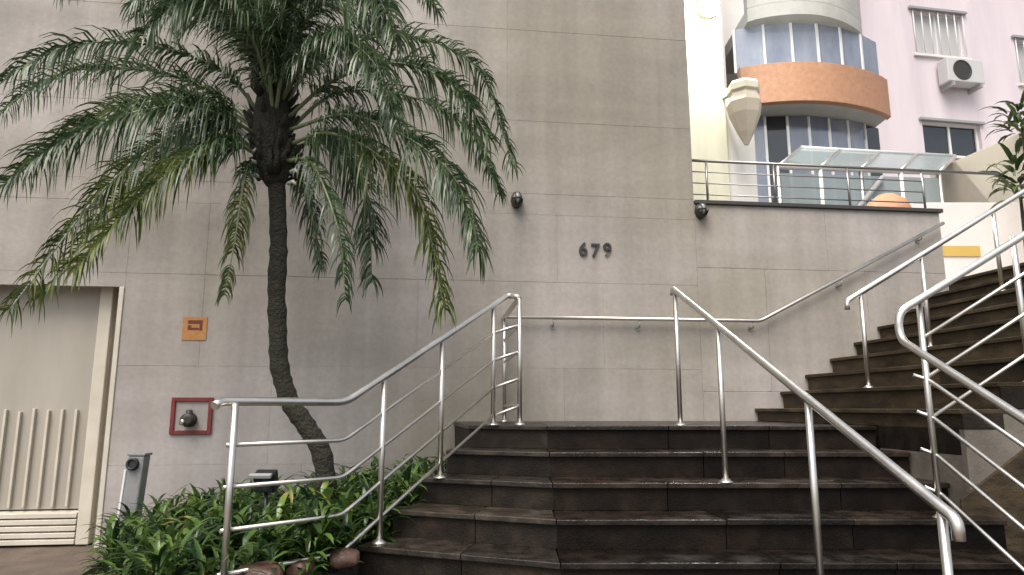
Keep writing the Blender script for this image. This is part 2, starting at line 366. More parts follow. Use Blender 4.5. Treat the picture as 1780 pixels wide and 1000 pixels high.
for k in range(NK):
    z = LZ - RZ * k; F = Vector((XF, noseY(k))); Lk = left_end(k); Rk = right_end(k)
    if k == 0:
        backL, backF, backR = Vector((wall(-.55, 0).x, wall(-.55, 0).y)), Vector((XF, 6.62)), Vector((2.42, 6.88))
    else:
        backL, backF, backR = left_end(k - 1), Vector((XF, noseY(k - 1))), right_end(k - 1)
        if k == 3: backR = Vector((2.72, noseY(2)))
    sb = .04      # treads tuck under the riser above
    # treads: left splayed slabs, then straight slabs
    ov = .012
    jl = [0, random.uniform(.42, .58), 1] if k > 1 else [0, 1]
    for j in range(len(jl) - 1):
        a, b = lerp2(Lk, F, jl[j]), lerp2(Lk, F, jl[j + 1]); c, d = lerp2(backL, backF, jl[j + 1]), lerp2(backL, backF, jl[j])
        up = Vector((0, sb if k else 0)); g1 = Vector((.002, 0))
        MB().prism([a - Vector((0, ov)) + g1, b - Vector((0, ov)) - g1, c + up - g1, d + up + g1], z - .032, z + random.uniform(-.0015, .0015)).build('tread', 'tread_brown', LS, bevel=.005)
    base = [0, .36 + random.uniform(-.1, .1), .7 + random.uniform(-.1, .1), 1]
    for j in range(3):
        a, b = lerp2(F, Rk, base[j]), lerp2(F, Rk, base[j + 1]); c, d = lerp2(backF, backR, base[j + 1]), lerp2(backF, backR, base[j])
        up = Vector((0, sb if k else 0)); g1 = Vector((.002, 0))
        MB().prism([a - Vector((0, ov)) + g1, b - Vector((0, ov)) - g1, c + up - g1, d + up + g1], z - .032, z + random.uniform(-.0015, .0015)).build('tread', 'tread', LS, bevel=.005)
        r = MB(); seg_slab(r, a + g1, b - g1, .016, .04, z - RZ, z - .032); r.build('riser', 'granite', LS, bevel=.002, seg=1)
    for j in range(len(jl) - 1):
        a, b = lerp2(Lk, F, jl[j]), lerp2(Lk, F, jl[j + 1])
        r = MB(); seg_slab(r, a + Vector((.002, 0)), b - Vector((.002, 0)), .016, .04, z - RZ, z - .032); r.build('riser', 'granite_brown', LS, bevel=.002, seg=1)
    # concrete core below
    o = .042
    core.prism([Lk + Vector((.01, o)), F + Vector((0, o)), Rk + Vector((-.002, o)), backR + Vector((-.002, .041)), backF + Vector((0, .041)), backL + Vector((.01, .041))], -.1, z - .033)
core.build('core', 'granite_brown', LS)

# ================================================================== UPPER STAIRS (along the wall, up to the right)
TU, ZU1, NU = .275, 1.44, 9
US = thing('upper_staircase', (3.4, 5.5, 0), 'brown granite side stairs climbing right along the plaster wall', 'stairs')
W3 = Vector((NW.x, NW.y, 0))
WID = (N1 - WP).dot(NW) - .004      # wall to near edge
def near(i): return N1 + UW * (TU * (i - 1))
def far(i): return near(i) - NW * WID
uc = MB(); cheek = MB()
ZB = 2.76
for i in range(1, NU + 1):
    z = ZU1 + RZ * (i - 1); zb = z - (RZ if i > 1 else .12)
    last = i == NU
    depth = TU if not last else 2.2
    a, b = near(i), far(i)
    js = [0, .3 + random.uniform(-.06, .06), .65 + random.uniform(-.06, .06), 1]
    for j in range(3):
        p, q = a.lerp(b, js[j]), a.lerp(b, js[j + 1])
        gg = -NW * .0015
        MB().obox(p + gg, UW, -NW, Z, (-.012, 0, z - .032), (depth + .03, (q - p).length - .003, z + random.uniform(-.0015, .0015))).build('tread', 'granite_up', US, bevel=.005)
        MB().obox(p + gg, UW, -NW, Z, (.016, 0, zb), (.04, (q - p).length - .003, z - .032)).build('riser', 'granite_up', US, bevel=.002, seg=1)
    uc.obox(a, UW, -NW, Z, (.041, .045, -.1), (depth + .041, WID, z - .033))
    # dark end slab and plastered cheek below it
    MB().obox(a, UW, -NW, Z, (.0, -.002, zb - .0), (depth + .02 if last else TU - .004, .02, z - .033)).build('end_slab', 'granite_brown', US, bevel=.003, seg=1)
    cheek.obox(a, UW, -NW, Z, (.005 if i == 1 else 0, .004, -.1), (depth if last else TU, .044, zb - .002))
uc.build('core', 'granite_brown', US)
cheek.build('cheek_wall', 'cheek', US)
# face under the first riser, beside the front treads: dark band, plaster below
fl = (noseY(0) - N1.y) / math.cos(ALPHA)
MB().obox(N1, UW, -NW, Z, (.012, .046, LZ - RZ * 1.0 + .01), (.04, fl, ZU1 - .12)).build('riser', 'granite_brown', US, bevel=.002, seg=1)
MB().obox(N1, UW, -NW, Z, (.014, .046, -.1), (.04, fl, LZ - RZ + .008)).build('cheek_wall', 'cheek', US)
# sloping brown stone skirting on the cheek
def atL(px, py, o=.012):
    d = ray(px, py); q = N1 + NW * o
    return EYE + d * ((q - EYE).dot(NW) / d.dot(NW))
sk = [atL(1672, 868), atL(1840, 735), atL(1840, 1040), atL(1676, 985)]
skm = MB(); skm.hexa([sk[3], sk[2], sk[2] - NW * .02, sk[3] - NW * .02, sk[0], sk[1], sk[1] - NW * .02, sk[0] - NW * .02])
skm.build('skirting', 'granite_up', US, bevel=.004)

# ================================================================== RAILINGS
RR, RP, RB = .0225, .0175, .0115
def flange(mb, p): mb.lathe(p, Z, [(.045, 0), (.045, .006), (.03, .012), (.026, .02)], 14)
def post(parent, p, z0, z1, r=RP):
    m = MB().tube([(p[0], p[1], z0 + .004), (p[0], p[1], z1)], r, 12); o = m.build('post', 'steel', parent)
    f = MB(); flange(f, Vector((p[0], p[1], z0))); f.build('flange', 'steel', o); return o
def bar(parent, pts, r=RB, rr=.05): return MB().tube(bend(pts, rr), r, 8).build('bar', 'steel', parent)

# left railing: planter side -> up the stairs -> back to the wall
LR = thing('stair_railing', (-.8, 4.4, .66), 'steel railing with four bars along the left of the front stairs', 'railing')
HR = .97
P2 = atY(903, 516, 5.28); P3 = atW(877, 552, .1); zt = LZ + HR
P2.z = zt; P3.z = zt
P1 = atY(884, 507, 5.36); P1.z = zt + .03
Kp = atY(601, 699, 4.02); Dp = atY(398, 694, 3.52); De = atY(372, 706, 3.46)
zf = Kp.z
hand = bend([De, Vector((Dp.x - .03, Dp.y - .01, zf)), Vector((Kp.x, Kp.y, zf)), P1, P2, P3, P3 - NW * .09], .07, 8)
MB().tube(hand, RR, 14).build('handrail', 'steel', LR)
def on(t): return Kp.lerp(P1, t)    # along the sloping part, handrail height
def tx(px):   # parameter on slope for pixel column
    lo, hi = 0, 1
    for _ in range(40):
        m = (lo + hi) / 2; p = on(m); d = p - EYE; dep = d.y * CP + d.z * SP
        if 890 + FPX * d.x / dep < px: lo = m
        else: hi = m
    return lo
tA, tB, tC = tx(858), tx(769), tx(668)
posts = [(Dp + Vector((.03, .01, 0)), .52, zf), (on(tC), LZ - 4 * RZ, None), (on(tB), LZ - 2 * RZ, None), (on(tA), LZ, None), (P2, LZ, zt), (P3, LZ, zt)]
for p, z0, z1 in posts: post(LR, p, z0, (z1 or p.z) - .012)
for j in range(4):
    dz = (.215, .42, .625, .83)[j]; dl = dz * 1.0
    q = [Vector((Dp.x - .0, Dp.y, zf - dl)), Vector((Kp.x, Kp.y, zf - dl)), Vector((on(tA).x, on(tA).y, on(tA).z - dl))]
    bar(LR, q)
    bar(LR, [on(tA) - Z * dz, Vector((P2.x, P2.y, zt - dz)), Vector((P3.x, P3.y, zt - dz))])

# wall handrail
WH = thing('wall_handrail', wall(1.5, LZ + .9), 'thin steel handrail fixed to the plaster wall above the landing', 'handrail')
q0 = atW(880, 552, .07); q1 = atW(1322, 558, .07); q2 = atW(1640, 388, .07); q0.z = q1.z
MB().tube(bend([q0, q1, q2], .05), .019, 12).build('handrail', 'steel', WH)
for px, py in ((960, 568), (1108, 571), (1304, 572), (1456, 499), (1594, 419)):
    a = atW(px, py, .0)
    t = (a - q1).dot(UW); tz = q1.z if t < 0 else q1.z + (q2.z - q1.z) * t / (q2 - q1).dot(UW)
    top = a + NW * .07; top.z = tz - .012
    b = MB().tube(bend([a + NW * .002, Vector((top.x, top.y, a.z)), top], .025), .006, 8); b.lathe(a, NW, [(.025, 0), (.025, .006)], 12)
    b.build('bracket', 'steel_dark', WH)

# centre rail of the front stairs
C1 = thing('center_railing', (1.3, 4.5, LZ), 'single steel handrail on posts down the middle of the front stairs', 'railing')
ca = Vector((1.235, 5.06, 0)); slope = Vector((.148, -1, 0))
def cpt(s, z): p = ca + slope * s; p.z = z; return p
zc0 = atY(1178, 510, 5.06).z
SLP = .5
def crail(s): return cpt(s, zc0 - SLP * s)
send = 2.47
MB().tube(bend([crail(-.1) - Z * .05, crail(-.1), crail(send), crail(send) - Z * .07], .05), RR, 14).build('handrail', 'steel', C1)
def step_z(y):
    k = 0
    while k < 8 and y < noseY(k): k += 1
    return LZ - RZ * k
for s in (-.06, .63, 1.585, 2.4):
    p = crail(s); post(C1, p, step_z(p.y), p.z - .01)

# right-hand railing: down the front stairs and up the side stairs from one corner post
R2 = thing('corner_railing', (2.44, 4.1, LZ - 3 * RZ), 'steel corner railing with bars along the right of both stairs', 'railing')
cp_ = Vector((2.455, 4.12, 0)); czb = step_z(4.12)
top_u = atY(1565, 545, 4.08); top_l = atY(1560, 590, 4.06); top_l.x = top_u.x = (top_u.x + top_l.x) / 2; top_l.y = top_u.y = 4.07
ul = .56
lowdir = Vector((.05, -1, -.52)); updir = Vector((UW.x, UW.y, ul))
low_end = top_l + lowdir * 2.4; up_end = top_u + updir * 2.55
flat_end = up_end + UW * 1.5
MB().tube(bend([flat_end, up_end, top_u, top_l, low_end, low_end - Z * .1], .09, 10), RR, 14).build('handrail', 'steel', R2)
post(R2, cp_, czb, top_u.z + ul * (cp_.x - top_u.x) - .01)
for s in (1.62, 2.35):
    p = top_l + lowdir * s; post(R2, p, step_z(p.y), p.z - .01)
zs = lambda s: ZU1 + RZ * max(0, min(8, int((s - (N1.x - top_u.x)) / TU)))
for s in (.98, 1.75, 2.5):
    p = top_u + updir * s; sN = (p - N1).dot(UW); i = max(1, min(NU, 1 + int(sN / TU)))
    p2 = p.copy()
    inside = (p - N1).dot(NW)
    if inside > -.05: p2 += -NW * (inside + .05)
    post(R2, p2, ZU1 + RZ * (i - 1), p.z - .01)
for j in range(4):
    dz = .215 * (j + 1)
    s0 = Vector((cp_.x + .01, cp_.y, top_l.z - (4.07 - 4.12) * 0 - dz - .02))
    e = s0 + lowdir * 2.3
    bar(R2, [s0 + Vector((-.07, .03, .03)), s0, e])
for j in range(3):
    dz = .235 * (j + 1)
    s0 = Vector((cp_.x, cp_.y, top_u.z + ul * (cp_.x - top_u.x) - dz)); e = s0 + updir * 2.5
    bar(R2, [s0, e])

# centre rail of the side stairs
R3 = thing('side_stairs_railing', (2.9, 5.7, ZU1), 'single steel handrail on posts rising along the middle of the side stairs', 'railing')
ra = atY(1472, 524, 5.7); rz0 = ra.z
def rr3(s): return Vector((ra.x + UW.x * s, ra.y + UW.y * s, rz0 + .575 * s))
MB().tube(bend([rr3(0) - Z * .07, rr3(0), rr3(2.55), rr3(2.55) + UW * .6], .05), RR, 14).build('handrail', 'steel', R3)
for s in (.13, .72, 1.45, 2.3):
    p = rr3(s); sN = (p - N1).dot(UW); i = max(1, min(NU, 1 + int(sN / TU)))
    post(R3, p, ZU1 + RZ * (i - 1) if sN > 0 else LZ, p.z - .01)

# ================================================================== PLANTER, BOULDERS, BED
def soil_z(x, y): 
    a = (x + 3.0) / 2.6; return .32 + .30 * max(0, min(1, a)) + .1 * max(0, min(1, (y - 4) / 2)) * max(0, min(1, a)) + .03 * noise.noise(Vector((x * 2, y * 2, 0)))
bed_poly = [(-2.72, 4.78), (-2.15, 4.05), (-1.62, 3.4), (-.98, 3.9), (-.9, 4.25), (-.62, 4.75), (-.36, 5.28), (-.45, 6.5), (-3.0, 6.15)]
def inside(x, y, poly=bed_poly):
    c = False; n = len(poly)
    for i in range(n):
        x1, y1 = poly[i]; x2, y2 = poly[i - 1]
        if (y1 > y) != (y2 > y) and x < (x2 - x1) * (y - y1) / (y2 - y1) + x1: c = not c
    return c
sm = MB()
# soil: fan of a refined polygon around its middle, with a skirt to the ground
ring = []
for i in range(len(bed_poly)):
    a, b = Vector(bed_poly[i]), Vector(bed_poly[(i + 1) % len(bed_poly)])
    for t in range(5): ring.append(a.lerp(b, t / 5))
cen = Vector((-1.7, 5.1)); R_ = [1, .75, .5, .25]
vs = []; fs = []; n = len(ring)
for r in R_:
    for p in ring:
        q = cen.lerp(p, r); vs.append((q.x, q.y, soil_z(q.x, q.y)))
vs.append((cen.x, cen.y, soil_z(cen.x, cen.y)))
for j in range(3):
    for i in range(n): fs.append((j * n + i, j * n + (i + 1) % n, (j + 1) * n + (i + 1) % n, (j + 1) * n + i))
for i in range(n): fs.append((3 * n + i, 3 * n + (i + 1) % n, 4 * n))
b0 = len(vs)
for p in ring: vs.append((p.x, p.y, -.05))
for i in range(n): fs.append((b0 + i, b0 + (i + 1) % n, (i + 1) % n, i))
sm.add(vs, fs, True); so = sm.build('planter_soil', 'soil'); tag(so, kind='structure')

def boulder(p, s, seed, label, rot=0):
    import bmesh
    bm = bmesh.new(); bmesh.ops.create_icosphere(bm, subdivisions=3, radius=1)
    for v in bm.verts:
        d = 1 + .22 * noise.noise(v.co * 1.3 + Vector((seed, 0, 0))) + .06 * noise.noise(v.co * 4 + Vector((0, seed, 0)))
        v.co = Vector((math.copysign(abs(v.co.x) ** .8, v.co.x), math.copysign(abs(v.co.y) ** .8, v.co.y), math.copysign(abs(v.co.z) ** .8, v.co.z))) * d
        v.co = Vector((v.co.x * s[0], v.co.y * s[1], v.co.z * s[2]))
    me = bpy.data.meshes.new('boulder'); bm.to_mesh(me); bm.free(); me.materials.append(M['boulder'])
    for f in me.polygons: f.use_smooth = True
    o = bpy.data.objects.new('boulder', me); COL.objects.link(o); o.location = p; o.rotation_euler = (0, 0, rot)
    return tag(o, label, 'boulder', 'boulders edging the planter')
def bl(px, py, Y): return atY(px, py, Y)
boulder(bl(597, 970, 4.0), (.085, .075, .05), 1, 'smooth reddish boulder below the kink of the left railing', .3)
boulder(bl(522, 990, 3.85), (.075, .08, .055), 2, 'brown boulder just left of the smooth reddish one', -.2)
boulder(bl(452, 998, 3.7), (.12, .09, .055), 3, 'long low brown boulder beside the foot of the railing end post', .1)
boulder(bl(240, 1000, 4.55), (.14, .11, .09), 4, 'brown boulder under the leaves left of the railing end post', .5)
boulder(bl(330, 1015, 4.1), (.14, .12, .1), 6, 'boulder at the front of the planter between leaves and pavement', 1.3)

# leafy bed
def blade(mb, base, dirv, L, w, up, droop, nseg=4, fold=.3, rnd=random):
    """an arching lance leaf"""
    d = Vector((dirv[0], dirv[1], 0)).normalized(); side = Vector((-d.y, d.x, 0)); p = Vector(base); vs = []
    ang = up; stp = L / nseg; pr = [.45, 1, .95, .6, 0]
    for i in range(nseg + 1):
        ww = w * pr[min(i, 4)] * .5
        t = d * math.cos(ang) + Z * math.sin(ang); nr = -d * math.sin(ang) + Z * math.cos(ang)
        if i < nseg: vs += [p - side * ww + nr * ww * fold, p.copy(), p + side * ww + nr * ww * fold]
        else: vs.append(p.copy())
        p = p + t * stp; ang -= droop / nseg
    fs = []
    for i in range(nseg - 1):
        a = i * 3; fs += [(a, a + 1, a + 4, a + 3), (a + 1, a + 2, a + 5, a + 4)]
    a = (nseg - 1) * 3; fs += [(a, a + 1, a + 3), (a + 1, a + 2, a + 3)]
    mb.add(vs, fs, True)
random.seed(11)
bed = MB(); cnt = 0
while cnt < 430:
    x = random.uniform(-3.15, -.35); y = random.uniform(3.6, 6.0)
    if not inside(x, y): continue
    cnt += 1
    z = soil_z(x, y); a = (x + 3) / 2.6
    H = random.uniform(.16, .34) * (1.15 if y > 4.8 else .95)
    for i in range(random.randint(11, 17)):
        th = random.uniform(0, 2 * math.pi); h = random.uniform(.0, H)
        blade(bed, (x + .02 * math.cos(th), y + .02 * math.sin(th), z + h), (math.cos(th), math.sin(th)), random.uniform(.09, .25), random.uniform(.018, .042), random.uniform(.35, 1.25), random.uniform(.8, 1.9))
for i in range(120):
    x = random.uniform(-2.7, -.6); y = random.uniform(3.7, 5.6)
    if not inside(x, y): continue
    th = random.uniform(0, 6.28)
    blade(bed, (x, y, soil_z(x, y) + random.uniform(.08, .3)), (math.cos(th), math.sin(th)), random.uniform(.18, .3), random.uniform(.035, .06), random.uniform(.6, 1.35), random.uniform(.7, 1.9))
bo = bed.build('planter_foliage', 'bed_leaf'); tag(bo, 'dense glossy green leafy ground cover filling the planter under the palm', 'plants', kind='stuff')

# garden flood lamp among the leaves
fp = atY(462, 838, 4.75)
FL = thing('garden_floodlight', (fp.x, fp.y, soil_z(fp.x, fp.y)), 'small black garden floodlight among the planter leaves', 'floodlight')
m = MB(); m.obox(fp, Vector((1, 0, 0)), Vector((0, .94, .34)), Vector((0, -.34, .94)), (-.07, -.04, -.06), (.07, .05, .07)); m.build('housing', 'dark', FL, bevel=.01)
m = MB(); m.obox(fp, Vector((1, 0, 0)), Vector((0, .94, .34)), Vector((0, -.34, .94)), (-.085, -.07, .055), (.06, -.035, .08)); m.build('visor', 'frame_grey', FL, bevel=.004)
m = MB(); m.obox(fp, Vector((1, 0, 0)), Vector((0, .94, .34)), Vector((0, -.34, .94)), (-.055, -.05, -.045), (.055, -.039, .045)); m.build('lens', 'dark_glass', FL)
MB().tube([(fp.x, fp.y + .02, soil_z(fp.x, fp.y) - .02), (fp.x, fp.y + .02, fp.z - .03)], .014, 8).build('stake', 'dark', FL)

# grey post with dark head by the planter
gp = atY(243, 792, 5.3); gb = atY(226, 905, 5.3)
GP = thing('short_post', (gb.x, gb.y, .3), 'short leaning grey post with a dark opening at its top beside the planter', 'post')
ax = (gp - gb).normalized()
b1 = gb - ax * .35
MB().obox(b1, Vector((1, 0, 0)), Vector((0, 1, 0)), ax, (-.06, -.05, 0), (.06, .05, (gp - b1).length)).build('shaft', 'grey_post', GP, bevel=.012)
MB().obox(b1, Vector((1, 0, 0)), Vector((0, 1, 0)), ax, (-.072, -.056, -.0), (-.055, .0, (gp - b1).length - .1)).build('edge_strip', 'frame_white', GP, bevel=.004)
MB().lathe(gp + Vector((-.015, -.045, -.06)), Vector((0, -1, .1)), [(.045, 0), (.045, .03), (.03, .034), (.03, .02)], 16).build('socket', 'dark', GP)
MB().obox(b1 + ax * (gp - b1).length, Vector((1, 0, 0)), Vector((0, 1, 0)), ax, (-.066, -.056, .0), (.068, .056, .02)).build('cap', 'grey_post', GP, bevel=.006)

# ================================================================== THINGS ON THE WALL
def wbox(mb, s0, s1, z0, z1, o0, o1): return mb.obox(WP, UW, NW, Z, (s0, o0, z0), (s1, o1, z1))
# red hydrant frame
sx0, hz1 = sh(300, 691); sx1, hz0 = sh(367, 755)
HB = thing('hydrant_recess', wall((sx0 + sx1) / 2, hz0), 'red square frame on the wall around a dark hydrant valve', 'hydrant')
fw = .035
for nm, a in (('frame_side', (sx0, sx0 + fw, hz0, hz1)), ('frame_side', (sx1 - fw, sx1, hz0, hz1)), ('frame_side', (sx0 + fw, sx1 - fw, hz1 - fw, hz1)), ('frame_side', (sx0 + fw, sx1 - fw, hz0, hz0 + fw))):
    wbox(MB(), *a, 0, .022).build(nm, 'red', HB, bevel=.003)
wbox(MB(), sx0 + fw, sx1 - fw, hz0 + fw, hz1 - fw, .0, .004).build('back_plate', 'plaster', HB)
hc = wall((sx0 + sx1) / 2 - .01, (hz0 + hz1) / 2 - .035, .004)
hv = MB().lathe(hc, NW, [(.062, 0), (.062, .03), (.046, .035), (.046, .06), (.06, .062), (.06, .085), (.025, .09)], 16).build('valve', 'iron', HB)
MB().tube([hc + Z * .02 + NW * .03, hc + Z * .085 + NW * .04], [.03, .026], 12).build('valve_neck', 'iron', HB)
MB().lathe(hc - UW * .03 - Z * .02 + NW * .07, (NW - UW * .6).normalized(), [(.028, 0), (.028, .03), (.014, .034)], 12).build('cap', 'brass', HB)
# orange sign
ox0, oz1 = sh(319, 551); ox1, oz0 = sh(358, 592)
OS = thing('hydrant_sign', wall((ox0 + ox1) / 2, oz0), 'small orange sign with a dark pictogram above the red frame', 'sign')
wbox(MB(), ox0, ox1, oz0, oz1, .001, .006).build('plate', 'orange_sign', OS, bevel=.001, seg=1)
ow, oh = ox1 - ox0, oz1 - oz0
pic = MB(); wbox(pic, ox0 + ow * .22, ox1 - ow * .18, oz1 - oh * .3, oz1 - oh * .14, .006, .008)
wbox(pic, ox0 + ow * .22, ox1 - ow * .32, oz1 - oh * .56, oz1 - oh * .46, .006, .008)
wbox(pic, ox1 - ow * .3, ox1 - ow * .18, oz1 - oh * .58, oz1 - oh * .3, .006, .0085)
wbox(pic, ox0 + ow * .22, ox0 + ow * .36, oz1 - oh * .46, oz1 - oh * .36, .006, .0085)
pic.build('pictogram', 'sign_dark', OS)
# wall lamps
def wall_lamp(px, py, label):
    c = atW(px, py, 0)
    t = thing('wall_lamp', c - Z * .09, label, 'lamp', 'oval lamps on the plaster wall')
    MB().lathe(c, NW, [(.085, 0), (.085, .015), (.07, .03), (.066, .03)], 24, sx=.68, side=UW).build('base', 'iron', t)
    MB().lathe(c, NW, [(.062, .03), (.06, .06), (.045, .085), (.02, .098)], 24, sx=.66, side=UW).build('lens', 'frost', t)
    m = MB()
    for a in (-.022, .022): m.tube([c + UW * a + Z * (.066 * math.cos(k / 8 * math.pi)) + NW * (.03 + .075 * math.sin(k / 8 * math.pi)) for k in range(9)], .006, 6)
    m.tube([c + UW * (.048 * math.cos(k / 8 * math.pi)) + NW * (.03 + .075 * math.sin(k / 8 * math.pi)) for k in range(9)], .006, 6)
    m.build('guard', 'iron', t)
    h = MB(); vs = []
    for k in range(13):
        a = math.pi + math.pi * k / 12
        for r, o in ((.088, .0), (.088, .06), (.072, .105)): vs.append(c + UW * (r * .68 * math.cos(a)) + Z * (r * math.sin(a)) + NW * o)
    fs = [(i * 3 + j, i * 3 + j + 1, i * 3 + j + 4, i * 3 + j + 3) for i in range(12) for j in range(2)]
    h.add(vs, fs, True); h.build('hood', 'iron', t)
wall_lamp(898, 348, 'dark oval wall lamp at the tip of the palm frond')
wall_lamp(1217, 367, 'dark oval wall lamp just below the end of the coping')
# house number
HN = thing('house_number', wall(*sh(1036, 446)), 'dark metal house number 679 on the plaster wall', 'house number')
for ch, px, py in (('6', 1014, 444), ('7', 1035, 446), ('9', 1056, 445)):
    cu = bpy.data.curves.new('digit', 'FONT'); cu.body = ch; cu.size = .188; cu.extrude = .008; cu.offset = .002; cu.align_x = 'CENTER'
    tmp = bpy.data.objects.new('digit_curve', cu); COL.objects.link(tmp)
    dg = bpy.context.evaluated_depsgraph_get(); me = bpy.data.meshes.new_from_object(tmp.evaluated_get(dg))
    bpy.data.objects.remove(tmp); me.materials.clear(); me.materials.append(M['iron'])
    p = atW(px, py, .012)
    me.transform(Matrix.Translation(p - HN.location) @ Matrix(((UW.x, 0, NW.x, 0), (UW.y, 0, NW.y, 0), (0, 1, 0, 0), (0, 0, 0, 1))))
    o = bpy.data.objects.new('digit', me); COL.objects.link(o); o.parent = HN

# ================================================================== PALM
PB = atY(566, 830, 5.0)
PT = thing('palm_tree', (PB.x, PB.y, soil_z(PB.x, PB.y)), 'feathery palm with a curved dark trunk in front of the wall', 'palm tree')
def catmull(P, n):
    P = [P[0] * 2 - P[1]] + P + [P[-1] * 2 - P[-2]]; out = []
    m = len(P) - 3
    for i in range(n + 1):
        u = i / n * m; k = min(int(u), m - 1); t = u - k; a, b, c, d = P[k:k + 4]
        out.append(.5 * ((2 * b) + (c - a) * t + (2 * a - 5 * b + 4 * c - d) * t * t + (3 * b - a - 3 * c + d) * t ** 3))
    return out
tp = [Vector((PB.x + .06, 5.0, .42))] + [atY(x, y, 5.0) for x, y in ((562, 800), (535, 745), (500, 690), (484, 620), (482, 520), (484, 420), (481, 330), (474, 270))]
path = [p + Vector((.012 * noise.noise(Vector((j * .12, 3, 0))), 0, 0)) for j, p in enumerate(catmull(tp, 70))]; rads = []
for i in range(len(path)):
    t = i / 70; r = .069 - .01 * t + (.005 if i % 3 == 0 else 0) + .006 * noise.noise(Vector((i * .35, 0, 0))) + random.uniform(-.002, .002); rads.append(r)
MB().tube(path, rads, 16).build('trunk', 'trunk', PT)
# crown shaft of old leaf bases
cs = MB(); cpath = catmull([atY(x, y, 5.0) for x, y in ((479, 322), (475, 280), (472, 225), (474, 170), (480, 110), (486, 60))], 24)
cs.tube(cpath, [.07, .09, .11, .125, .135, .142, .146, .148, .147, .145, .142, .138, .132, .126, .12, .112, .105, .098, .09, .083, .075, .066, .058, .05, .04], 18)
cs.build('crown_shaft', 'fibre', PT)
random.seed(21)
lb = MB()
for i in range(90):
    t = random.uniform(.05, .85); c = cpath[int(t * 24)]; th = random.uniform(0, 2 * math.pi); d = Vector((math.cos(th), math.sin(th), 0))
    lb.tube([c + d * .1, c + d * .15 + Z * .05, c + d * random.uniform(.16, .21) + Z * random.uniform(.1, .16)], [.03, .024, .012], 6)
lb.build('leaf_bases', 'fibre', PT)
for px, py in ((440, 282), (445, 306), (512, 298), (508, 318), (447, 262)):
    c = atY(px, py, 4.9); d = (c - atY(474, py, 5.0)); d.z = 0; d.normalize()
    MB().tube([c - d * .04, c + d * .01 + Z * .01, c + d * .035 - Z * .02], [.016, .014, .009], 8).build('cut_stalk', 'rachis_pale', PT)

def frond(pts, seed, m='leaflet', rm='rachis', dens=78, L=.40, start=.13, r0=.016):
    rn = random.Random(seed); vig = rn.uniform(.85, 1.12); hang = rn.uniform(.8, 1.2)
    P = [atY(x, y, Y) for x, y, Y in pts]; n = 48
    c = catmull(P, n)
    rc = MB().tube(c, [r0 * (1 - .86 * i / n) for i in range(n + 1)], 6).build('frond', rm, PT)
    mb = MB(); mi = []; yel = {'leaflet_yel': .45, 'leaflet_tip': .62}.get(m, 0)
    for i in range(dens):
        t = start + (1 - start) * (i + rn.random()) / dens
        u = t * n; k = min(int(u), n - 1); p = c[k].lerp(c[k + 1], u - k); tg = (c[min(k + 1, n)] - c[max(k - 1, 0)]).normalized()
        sd_ = tg.cross(Z)
        if sd_.length < .15: sd_ = Vector((1, .4, 0))
        sd_.normalize(); upv = sd_.cross(tg).normalized()
        prof = (math.sin(min(1, (t - start) / (1 - start) * 1.02 + .12) * math.pi * .93) ** .55)
        for s in (-1, 1):
            if noise.noise(Vector((t * 9, seed * 3.7, s * 5))) > .34 or rn.random() < .05: continue      # torn gaps
            ln = L * vig * prof * rn.uniform(.75, 1.12) + .05
            elev = rn.choice((-.7, -.1, .5, .9)) + rn.uniform(-.25, .25)
            d = (sd_ * s * rn.uniform(.7, 1.0) + tg * rn.uniform(.55, .95) + upv * elev).normalized()
            g_ = rn.uniform(1.1, 2.8) * hang
            w = rn.uniform(.0038, .0064); q = p.copy(); vs = []; ns = 4; st = ln / ns
            for j in range(ns + 1):
                wd = d.cross(Vector((.15 * s, .9, .35))) if j == 0 else wd
                if wd.length < .1: wd = Vector((1, 0, 0))
                wn_ = wd.normalized() * w * (1, 1.15, 1, .7, 0)[j]
                if j < ns: vs += [q - wn_, q + wn_]
                else: vs.append(q.copy())
                q = q + d * st; d = (d + Vector((0, 0, -1)) * g_ * .42).normalized()
            mb.add(vs, [(0, 1, 3, 2), (2, 3, 5, 4), (4, 5, 7, 6), (6, 7, 8)], True); mi += [1 if yel and t > yel + rn.uniform(-.15, .15) else 0] * 4
    o = mb.build('leaflets', 'leaflet', rc); o['kind'] = 'stuff'; o.data.materials.append(M['leaflet_yel']); o.data.polygons.foreach_set('material_index', mi)
    return rc
